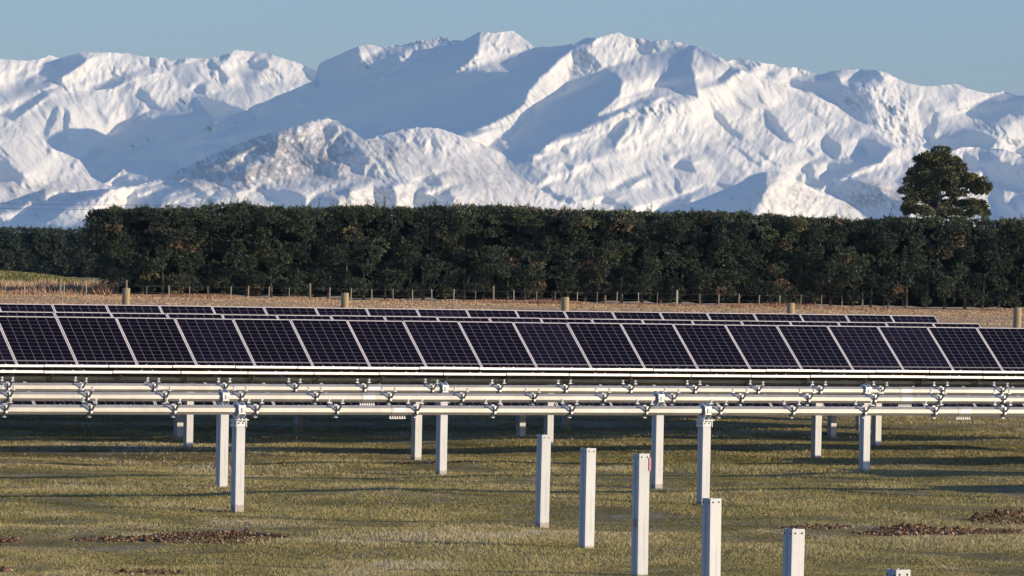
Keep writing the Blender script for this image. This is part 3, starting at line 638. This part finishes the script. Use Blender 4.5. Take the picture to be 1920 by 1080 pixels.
fr = panel_mesh(); fr.box(-.10, -.085, -PL / 2 - .002, -PL / 2 + .03, PT, PT + .012); fr.box(.085, .10, -PL / 2 - .002, -PL / 2 + .03, PT, PT + .012)
FRAME_ME = fr.mesh('frame', M_FRAME)
b = MB(); e = .015; b.box(-PW / 2 + e, PW / 2 - e, -PL / 2 + e, PL / 2 - e, PT - .010, PT - .004); GL_ME = b.mesh('solar_panel', [M_CELL, M_BACK])
ul = GL_ME.uv_layers.new(name='UVMap')
for p in GL_ME.polygons:
    p.material_index = 0 if p.normal.z > .5 else 1
    for li in p.loop_indices:
        c = GL_ME.vertices[GL_ME.loops[li].vertex_index].co; ul.data[li].uv = ((c.x + PW / 2 - e) / (PW - 2 * e), (c.y + PL / 2 - e) / (PL - 2 * e))

def tracker(label, r, z, s0, s1, piles, vees=None, seams=None, tilt=0., spl=(), group='bare', far=()):
    sm = (s0 + s1) / 2; root = thing('solar_tracker', label, 'solar tracker', rs(r, sm), TH, group)
    b = MB(); k = max(2, int((s1 - s0) / 6)); b.tube([(s0 - sm, 0, z), (s1 - sm, 0, z)], TUBE_R, 8, 0, True, math.pi / 8); b.build('torque_tube', M_TUBE, root)
    for s, bz in piles:
        me = pile_mesh(z - .150 - bz).mesh('pile', M_PILE); link('pile', me, root, (s - sm, 0, bz))
        if not seams: link('bearing', BEAR, root, (s - sm, 0, z))
        link('pile_head_bracket', HEAD, root, (s - sm, 0, z))
    for s in (vees or []): link('panel_bracket', VEE_P if seams else VEE, root, (s - sm, random.uniform(-.004, .004), z), (random.uniform(-.03, .03) + tilt, 0, 0))
    for s in spl: link('tube_splice', SPL, root, (s - sm, 0, z))
    for s in (seams or []):
        p = link('solar_panel', GL_ME, root, (s - sm, 0, z), (tilt + random.uniform(-.004, .004), 0, random.uniform(-.001, .001)))
        p.delta_location = Vector((0, -math.sin(p.rotation_euler.x) * .065, math.cos(p.rotation_euler.x) * .065)); link('frame', FRAME_ME, p)
    for s in far:
        p = link('solar_panel', GL_ME, root, (s - sm, 0, z + .065), (fl, 0, 0)); link('frame', FRAME_ME, p); link('panel_bracket', VEE_P, root, (s - sm, 0, z))
    return root
fl = math.radians(-1.9)
WP = 1.15
def frange(a, b, st=WP): return [a + st * k for k in range(int((b - a) / st) + 1)]
tracker('bare torque tube tracker nearest the camera, lowest of the three bare tubes', 57.641, 1.2469, 20.5, 64, [(28.88, 0), (35.79, 0), (42.7, 0), (49.6, 0), (56.5, 0)], frange(25.653 - 3 * WP, 45), None, 0, (31.15, 39.95), far=frange(45.9, 63), group='bare tracker rows waiting for panels')
tracker('bare torque tube tracker in the middle of the three bare tubes', 62.32, 1.2734, 22.5, 64, [(24.1, 0), (30.98, 0), (37.91, 0), (44.8, 0), (51.7, 0), (58.6, 0)], frange(27.783 - 3 * WP, 49), None, 0, (33.2, 42.15), far=frange(47.6, 63), group='bare tracker rows waiting for panels')
tracker('uppermost bare torque tube tracker just below the edge-on panel rows', 66.85, 1.2732, 24.6, 64, [(29.3, 0), (36.89, 0), (44.47, 0), (52, 0), (59, 0)], frange(30.94 - 4 * WP, 53), None, 0, (35.7, 45.2), far=frange(49.6, 63), group='bare tracker rows waiting for panels')
E0, E1 = -2.2, 2.2
fl = math.radians(-1.9)
def flat_row(label, r, z, sF, s_from, s_to, piles, spl=()):
    ctr = [sF + WP * (k + .5) for k in range(int((s_from - sF) / WP) - 1, int((s_to - sF) / WP) + 1)]
    tracker(label, r, z, ctr[0] - .8, ctr[-1] + .8, piles, ctr, ctr, fl, spl, 'flat stowed tracker rows seen edge-on')
flat_row('flat stowed row of solar panels seen edge-on, the nearer of two', 71.707, 1.285, 32.054, 27.0, 56, [(31.3, 0), (39.11, 0), (46.73, 0), (54.4, 0)], (39.4, 47.6))
flat_row('flat stowed row of solar panels seen edge-on, just below the big tilted panels', 76.453, 1.268, 34.212, 29.0, 60, [(37.37, 0), (44.3, 0), (51.11, 0), (58, 0)])
tl = .7217
def tilt_row(label, r, z, sS, nL, nR, piles):
    ctr = [sS + WP * (k + .5) for k in range(-nL, nR)]; ed = [sS + WP * k for k in range(-nL + 1, nR)]
    tracker(label, r, z, ctr[0] - .7, ctr[-1] + .7, piles, ctr, ctr, tl, (), 'tilted rows of dark solar panels')
tilt_row('large foreground row of dark tilted solar panels in full view', 80.81, 1.278, 37.278, 5, 18, [(39.31, .0), (46.24, .0), (53.01, .0)])
tilt_row('narrow strip of tilted solar panels right behind the large panel row', 85.12, 1.311, 39.196, 5, 18, [(43.9, .05), (49.71, .05), (56.5, .05)])
tilt_row('farthest row of tilted solar panels below the tan field', 89.72, 1.4147, 41.252, 5, 18, [(45, .05), (52, .05), (58.5, .05)])

# free-standing piles in front: (x, top y, row r, label)
P_N = Vector(tuple(NA))
FREE = [(1019, 815, 53.04, 'free-standing galvanised pile farthest left, its top touching the pile behind'),
        (1102.5, 840, 48.45, 'second free-standing galvanised pile from the left, just right of the leftmost'),
        (1203, 850, 43.85, 'tall free-standing pile third from left, with a pink tape scrap beside its head'),
        (1336, 934, 39.25, 'free-standing pile fourth from left in front of a tracker pile'),
        (1488, 991, 34.65, 'free-standing galvanised pile cut by the bottom edge at right'),
        (1684, 1067, 30.05, 'only the head of a pile showing at the bottom right edge')]
for i, (px, pt_, r, lab) in enumerate(FREE):
    a, bz = ray(px, pt_); d = Vector((a, 1, bz)); tt = r / d.dot(P_N); P = d * tt; top = P.z + H
    p = tag(pile_mesh(top).build('steel_pile', M_PILE), lab, 'steel pile', 'free-standing piles without tubes'); p.location = (P.x, P.y, 0); p.rotation_euler = (random.uniform(-.006, .006), random.uniform(-.006, .006), TH + random.uniform(-.04, .04))
    link('bolt_hole_shade', HOLE_ME, p, (0, 0, top))
    if i == 2:
        b = MB(); b.box(.050, .072, -.074, -.060, top - .17, top - .04); b.box(-.075, -.062, -.02, .02, .52, .60); b.build('marking_tape', M_TAPE, p)

# ---------------------------------------------------------------- wooden posts behind the rows
for i, (px, pt_, pl, Yp) in enumerate([(237, 540, 'far left', 126), (647, 549, 'left of centre', 125), (1060, 557, 'right of centre', 124), (1483, 568, 'right of the middle, its head just showing', 123), (1908, 577, 'far right edge', 122)]):
    q = at(px, pt_, Yp); b = MB(); n = 6; R = .097
    b.tube([(0.01 * math.sin(k * 2), 0, -.4 + (q.z + .4) * k / n) for k in range(n)] + [(0, 0, q.z - .012), (0, 0, q.z)], [R * 1.05, R * 1.03, R, R * .99, R, R * .99, R * .98, R * .90], 20)
    lab = {0: 'round timber post at the far left behind the panels', 1: 'round timber post left of centre behind the panel rows', 2: 'round timber post just right of centre behind the panel rows', 3: 'short timber post head showing behind the right panels', 4: 'round timber post at the right edge beyond the last panels'}[i]
    p = tag(b.build('timber_post', M_WOOD, None, True), lab, 'post', 'round timber posts behind the panels'); p.location = (q.x, q.y, 0)

# ---------------------------------------------------------------- wire fence along the hedge
HL = np.array([-36.3, 457.3]); HR = np.array([47.4, 481.8]); HD = (HR - HL) / np.linalg.norm(HR - HL); HNn = np.array([HD[1], -HD[0]])   # towards camera
fence = thing('wire_fence', 'low wire and batten fence along the foot of the hedge', 'fence', (0, 0, 0))
fl_ = []
for px in list(np.arange(8, 1960, 38.3)) + [112]:
    big = px == 112 or abs((px - 8) / 38.3 % 9 - 6) < .1; X, Yv = gnd(px + random.uniform(-3, 3), 560 + .0132 * px - 4); hgt = (1.15 if not big else 1.5) * random.uniform(.93, 1.05); fl_.append((px, X, Yv))
    b = MB(); w = .032 if not big else .08; b.box(-w, w, -w, w, -.2, hgt); pm = b.build('batten', M_BATTEN if random.random() < .8 else M_BARK, fence); pm.location = (X, Yv, 0); pm.rotation_euler = (random.uniform(-.04, .04), random.uniform(-.05, .05), random.uniform(0, 1))
b = MB(); fl_.sort()
for z in (.5, 1.05): b.tube([(X, Yv, z) for _, X, Yv in fl_], .003, 4)
tag(b.build('wires', M_WIRE, fence))

# ---------------------------------------------------------------- foliage
def tufts(C, Nn, size, tint, nb=7, thin=.13):
    """C (n,3) centres, Nn outward directions: sprays of thin blades about each direction"""
    n = len(C); C = np.repeat(C, nb, 0); Nn = np.repeat(Nn, nb, 0); d = Nn + rng.normal(0, .62, C.shape); d[:, 2] += .18; d /= np.linalg.norm(d, axis=1)[:, None]
    Ln = np.repeat(size, nb) * rng.uniform(.6, 1.3, n * nb); s = np.cross(d, rng.normal(0, 1, C.shape)); s /= np.linalg.norm(s, axis=1)[:, None] + 1e-9
    w = Ln * thin * rng.uniform(.7, 1.3, n * nb); mid = C + d * (Ln * .55)[:, None]
    V = np.stack([C, mid + s * w[:, None], C + d * Ln[:, None], mid - s * w[:, None]], 1).reshape(-1, 3)
    t = np.repeat(np.clip(np.repeat(tint, nb) + rng.normal(0, .07, n * nb), 0, 1), 4); return V, np.arange(len(V)).reshape(-1, 4), t
def sphere_dirs(n):
    v = rng.normal(0, 1, (n, 3)); return v / np.linalg.norm(v, axis=1)[:, None]
def clumps(C, R, per, size, tint, sq=(1, 1, .8), nb=5, front=None):
    n = len(C); k = per; d = sphere_dirs(n * k); rr = np.repeat(R, k); P = np.repeat(C, k, 0) + d * (rr * rng.uniform(.62, 1.0, n * k))[:, None] * np.array(sq)
    tt = np.repeat(tint, k)
    if front is not None: kp = front(P, d); P, d, rr, tt = P[kp], d[kp], rr[kp], tt[kp]
    return tufts(P, d, size * rng.uniform(.7, 1.3, len(P)), tt, nb)
def hedge(name, label, A, B, top_fn, thick, cell, per, size, material, base=.5, seed=3, ntr=0, left_ragged=False, core_in=2.4):
    A, B = np.array(A), np.array(B); Ln = np.linalg.norm(B - A); D_ = (B - A) / Ln; Nf = np.array([D_[1], -D_[0]])
    root = thing(name, label, 'hedge', (A[0], A[1], 0)); tex = spectral(64, 1024, .25, 1.2, 9, 1.0, None, 1, seed); tex2 = spectral(64, 1024, .25, .9, 14, .8, None, 1, seed + 1)
    nf = int(Ln * 8.5 / cell ** 2); l = rng.uniform(-.5, Ln, nf); hz = rng.uniform(0, 1, nf); T_ = top_fn(l); z = base + (T_ - base - cell * .62) * hz
    tx = bil(tex, np.mod(l * 4, 1022), np.clip(z * 4, 0, 62)); off = 1.0 * tx - .25 * (z / 9) ** 2 - .35 * np.clip(1.6 - z, 0, 2) * rng.uniform(0, 1, nf)
    if left_ragged: off -= np.clip(1.8 - l, 0, 2.3) ** 1.5 * .8 * rng.uniform(0, 1, nf); z = np.where((l < 3.2) & (z < 3.4 - l), z + 2.2, z)
    nt = int(Ln * thick / cell ** 2 * .9); lt = rng.uniform(-.3, Ln, nt); ot = rng.uniform(-thick, -.3, nt); zt = top_fn(lt) - cell * .62 + rng.normal(0, .06, nt)
    l = np.concatenate([l, lt]); z = np.concatenate([z, zt]); off = np.concatenate([off, ot])
    if left_ragged:   # the rounded, open end of the row
        ne = 170; le = rng.triangular(-2.4, .3, .8, ne); ze = rng.uniform(base + .8, float(top_fn(np.array([0.]))[0]) - .6, ne); ze = np.where((le < -.6) & (ze < 4.5), 4.2 + rng.uniform(0, 3.2, ne), ze); l = np.concatenate([l, le]); z = np.concatenate([z, ze]); off = np.concatenate([off, rng.uniform(-thick, 0, ne)])
    C = np.stack([A[0] + D_[0] * l + Nf[0] * off, A[1] + D_[1] * l + Nf[1] * off, z], -1); R = cell * rng.uniform(.5, 1.0, len(C))
    t2 = bil(tex2, np.mod(l * 4 + 300, 1022), np.clip(z * 4, 0, 62)); tint = .28 + .13 * t2 + .22 * np.clip((z - 6.8) / 1.8, 0, 1) + rng.normal(0, .08, len(C))  # higher clumps get the yellower sunlit tone in their colour
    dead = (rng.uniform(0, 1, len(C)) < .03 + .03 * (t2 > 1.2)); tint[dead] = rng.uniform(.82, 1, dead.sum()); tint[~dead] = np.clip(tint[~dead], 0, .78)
    Nf3 = np.array([Nf[0], Nf[1], 0])
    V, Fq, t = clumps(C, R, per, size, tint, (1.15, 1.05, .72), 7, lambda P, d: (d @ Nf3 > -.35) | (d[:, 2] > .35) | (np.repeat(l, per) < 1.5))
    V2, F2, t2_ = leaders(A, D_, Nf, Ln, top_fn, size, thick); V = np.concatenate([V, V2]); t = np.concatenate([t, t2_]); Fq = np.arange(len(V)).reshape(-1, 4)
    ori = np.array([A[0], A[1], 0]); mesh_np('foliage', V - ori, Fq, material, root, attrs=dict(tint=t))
    # near-black core standing in for the shade inside the hedge
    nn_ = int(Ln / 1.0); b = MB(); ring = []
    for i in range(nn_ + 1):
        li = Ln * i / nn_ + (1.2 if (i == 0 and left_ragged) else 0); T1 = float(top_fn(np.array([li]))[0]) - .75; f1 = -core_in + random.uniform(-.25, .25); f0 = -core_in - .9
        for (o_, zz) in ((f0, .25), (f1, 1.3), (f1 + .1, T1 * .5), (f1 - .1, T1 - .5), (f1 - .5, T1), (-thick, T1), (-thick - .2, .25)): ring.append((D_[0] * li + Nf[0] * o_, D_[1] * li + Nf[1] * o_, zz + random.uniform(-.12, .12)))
    b.add(ring, [(i * 7 + k, i * 7 + (k + 1) % 7, (i + 1) * 7 + (k + 1) % 7, (i + 1) * 7 + k) for i in range(nn_) for k in range(7)] + [tuple(range(7))]); b.build('shade_core', M_CORE, root)
    for i in range(ntr):
        li = Ln * (i + .5) / ntr + random.uniform(-.4, .4); o_ = -core_in + random.uniform(.2, .8); b = MB(); x, y = D_[0] * li + Nf[0] * o_, D_[1] * li + Nf[1] * o_; ln_ = random.uniform(-.15, .15)
        b.tube([(x, y, -.1), (x + ln_ * .4, y, .9), (x + ln_, y - .1, 2.0), (x + ln_ * 1.3, y - .4, 3.1)], [.17, .12, .10, .06], 7); b.tube([(x, y, .6), (x + random.uniform(-.9, .9), y + .1, 2.0)], [.05, .02], 5); b.build('trunk', M_BARK, root)
    return root
def leaders(A, D_, Nf, Ln, top_fn, size, thick):
    n = int(Ln * 3.2); l = rng.uniform(-.5, Ln, n); o_ = rng.uniform(-thick * .7, .1, n); hgt = rng.gamma(1.6, .17, n) + .08; tall = TALL if Ln > 60 else []
    for q, hh in tall: l = np.append(l, q); o_ = np.append(o_, -1.0); hgt = np.append(hgt, hh)
    Ps, Ns, Ss = [], [], []
    for i in range(len(l)):
        k = int(6 + hgt[i] * 16); z = np.linspace(-.35, 1, k) * hgt[i]; T1 = float(top_fn(np.array([l[i]]))[0])
        Ps.append(np.stack([A[0] + D_[0] * l[i] + Nf[0] * o_[i] + rng.normal(0, .03, k), A[1] + D_[1] * l[i] + Nf[1] * o_[i] + rng.normal(0, .03, k), T1 - .1 + z], -1))
        Ns.append(np.stack([rng.normal(0, .8, k), rng.normal(0, .8, k), np.full(k, .7)], -1)); Ss.append(size * (1.15 - .6 * (z / hgt[i]).clip(0, 1)))
    P = np.concatenate(Ps); return tufts(P, np.concatenate(Ns), np.concatenate(Ss), np.full(len(P), .55), 3)
_, hY = 0, 0
def px_to_l(px):
    # parameter along the hedge front for a photo column
    a, _b = ray(px, 480); t = (HL[0] - a * HL[1]) / (a * HD[1] - HD[0]); return t
TOPP = [(0, -170), ]
TOP = np.array([(170, 386), (200, 384), (240, 387), (300, 386), (360, 383), (420, 381), (462, 376), (500, 382), (560, 384), (640, 384), (690, 381), (760, 384), (860, 381), (950, 380), (1050, 388), (1150, 390), (1250, 394), (1320, 391), (1400, 395), (1500, 400), (1560, 404), (1620, 406), (1700, 402), (1800, 402), (1880, 407), (1950, 406), (2150, 412)], float)
tl_l = np.array([px_to_l(p) for p in TOP[:, 0]]); tl_z = []
for p, l_ in zip(TOP, tl_l):
    q = HL + HD * l_; tl_z.append(at(p[0], p[1] + 7, q[1]).z)
tl_z = np.array(tl_z)
def hedge_top(l): l = np.asarray(l, float); return np.interp(l, tl_l, tl_z) + .10 * np.sin(l * 2.1) + .08 * np.sin(l * 5.3 + 1)
TALL = [(px_to_l(1095), .9), (px_to_l(1118), 1.25), (px_to_l(462), .7), (px_to_l(1412), .8), (px_to_l(915), .5), (px_to_l(1256), .6), (px_to_l(820), .5), (px_to_l(1530), .4)]
hr = HL + HD * (px_to_l(1920) + 7); hl = HL + HD * (px_to_l(224))
_off = px_to_l(224); htop = lambda l: hedge_top(np.asarray(l) + _off); TALL = [(a - _off, b_) for a, b_ in TALL]
hedge('shelterbelt_hedge', 'tall dark clipped pine shelterbelt running across the whole field', hl, hr, htop, 4.5, .80, 62, .245, M_HEDGE, .75, 41, 50, True)
f0 = gnd(-90, 520 - 20 + 16); fa = at(-120, 520, 900); fb = at(330, 528, 905)
ft = at(0, 428, 900).z
hedge('far_hedge', 'lower blue-green hedge farther off behind the left end of the shelterbelt', (fa.x, fa.y), (fb.x, fb.y), lambda l: ft + .05 * np.sin(np.asarray(l) * 1.3) + 0 * np.asarray(l), 5, 1.15, 26, .42, M_HEDGE2, .9, 55, 0, False, 1.8)

# ---------------------------------------------------------------- the big pine behind the hedge
def big_pine():
    Yt = 600.; base = at(1762, 560, Yt); bx = base.x; s = Yt / F
    root = thing('pine_tree', 'broad lone pine tree rising behind the right part of the hedge', 'pine tree', (bx, Yt, 0))
    def lp(px, py, dy=0.): q = at(px, py, Yt); return Vector((q.x - bx, dy, q.z))
    b = MB(); tr = [(1762, 580), (1761, 450), (1760, 400), (1761, 360), (1763, 330), (1760, 305), (1757, 290)]; b.tube([lp(x, y) if y < 570 else Vector((0, 0, -.3)) for x, y in tr], [.50, .42, .36, .28, .2, .12, .05], 10); b.build('trunk', M_BARK, root, True)
    LOBES = [(1757, 288, 24, 9), (1735, 298, 15, 9), (1778, 300, 20, 11), (1745, 312, 26, 11), (1790, 318, 20, 11), (1722, 325, 20, 11), (1762, 326, 28, 10), (1800, 335, 18, 10), (1715, 343, 20, 10), (1742, 343, 22, 9), (1775, 346, 22, 9), (1815, 332, 16, 8), (1832, 338, 15, 9), (1835, 352, 18, 9), (1812, 350, 20, 8), (1708, 358, 15, 8), (1730, 362, 22, 8), (1795, 362, 16, 7), (1842, 362, 10, 6), (1712, 376, 20, 7), (1745, 378, 18, 7), (1780, 384, 26, 8), (1820, 380, 20, 8), (1838, 388, 12, 7), (1700, 392, 22, 6), (1725, 396, 22, 6), (1770, 398, 30, 6), (1810, 398, 22, 6), (1842, 398, 12, 4), (1750, 356, 14, 6)]
    C, R = [], []
    for k, (x, y, rx, ry) in enumerate(LOBES):
        b = MB(); sy = rng.uniform(-1, 1); root_y = min(y + 22 + abs(x - 1760) * .35, 410); p0 = lp(1761, root_y); p2 = lp(x, y + ry * .3, sy * rx * s * 1.2); p1 = (p0 + p2) / 2 + Vector((0, 0, -.3)); b.tube([p0, p1, p2], [.10, .07, .03], 6); b.build('limb', M_BARK, root)
        for _ in range(int(rx * ry / 16)):
            a = rng.uniform(0, 2 * math.pi); q = math.sqrt(rng.uniform(0, 1)); c = lp(x + rx * q * math.cos(a), y + ry * q * math.sin(a), (sy * rx * 1.0 + rng.uniform(-1, 1) * rx * .8) * s); C.append(c); R.append(rng.uniform(.22, .52))
    C = np.array(C); R = np.array(R); tint = np.clip(.50 + rng.normal(0, .2, len(C)) + .12 * (C[:, 2] > 12), 0, 1)
    V, Fq, t = clumps(C, R, 40, .34, tint, (1.25, 1.25, .52), 8); mesh_np('crown', V, Fq, M_PINE, root, attrs=dict(tint=t))
big_pine()

# ---------------------------------------------------------------- power line at left
pw = thing('power_line', 'thin overhead power line crossing in front of the mountains at left', 'power line', (0, 0, 0)); Yp = 620.
pA, pB = -230, 420
for k, (dy, zz) in enumerate(((0, 372), (.0, 381))):
    b = MB(); pts = []
    for i in range(25):
        t = i / 24; px = pA + (pB - pA) * t; pts.append(at(px, zz + 2 + 10 * t + 7 * 4 * t * (1 - t) * .6, Yp + dy)); 
    b.tube(pts, .022, 4); b.build('wire', M_WIRE, pw)
for px, yy in ((pA, 370), (pB, 382)):
    q = at(px, yy, Yp); b = MB(); b.tube([(q.x, Yp, -.5), (q.x, Yp, q.z + .3)], [.16, .11], 10); b.build('pole', M_WOOD, pw); b = MB(); b.box(q.x - .06, q.x + .06, Yp - .9, Yp + .9, q.z - .1, q.z + .02); b.build('crossarm', M_WOOD, pw)

# ---------------------------------------------------------------- air
m = bpy.data.materials.new('haze'); m.use_nodes = True; m.node_tree.nodes.clear(); out = m.node_tree.nodes.new('ShaderNodeOutputMaterial'); pv = m.node_tree.nodes.new('ShaderNodeVolumePrincipled')
pv.inputs['Color'].default_value = (.46, .74, 1, 1); pv.inputs['Density'].default_value = HAZE; pv.inputs['Anisotropy'].default_value = .0; m.node_tree.links.new(pv.outputs[0], out.inputs['Volume'])
b = MB(); b.box(-9000, 9000, -40, 24000, -60, 1400); tag(b.build('haze', m), 'thin blue air between the camera and the mountains', 'haze', kind='stuff')
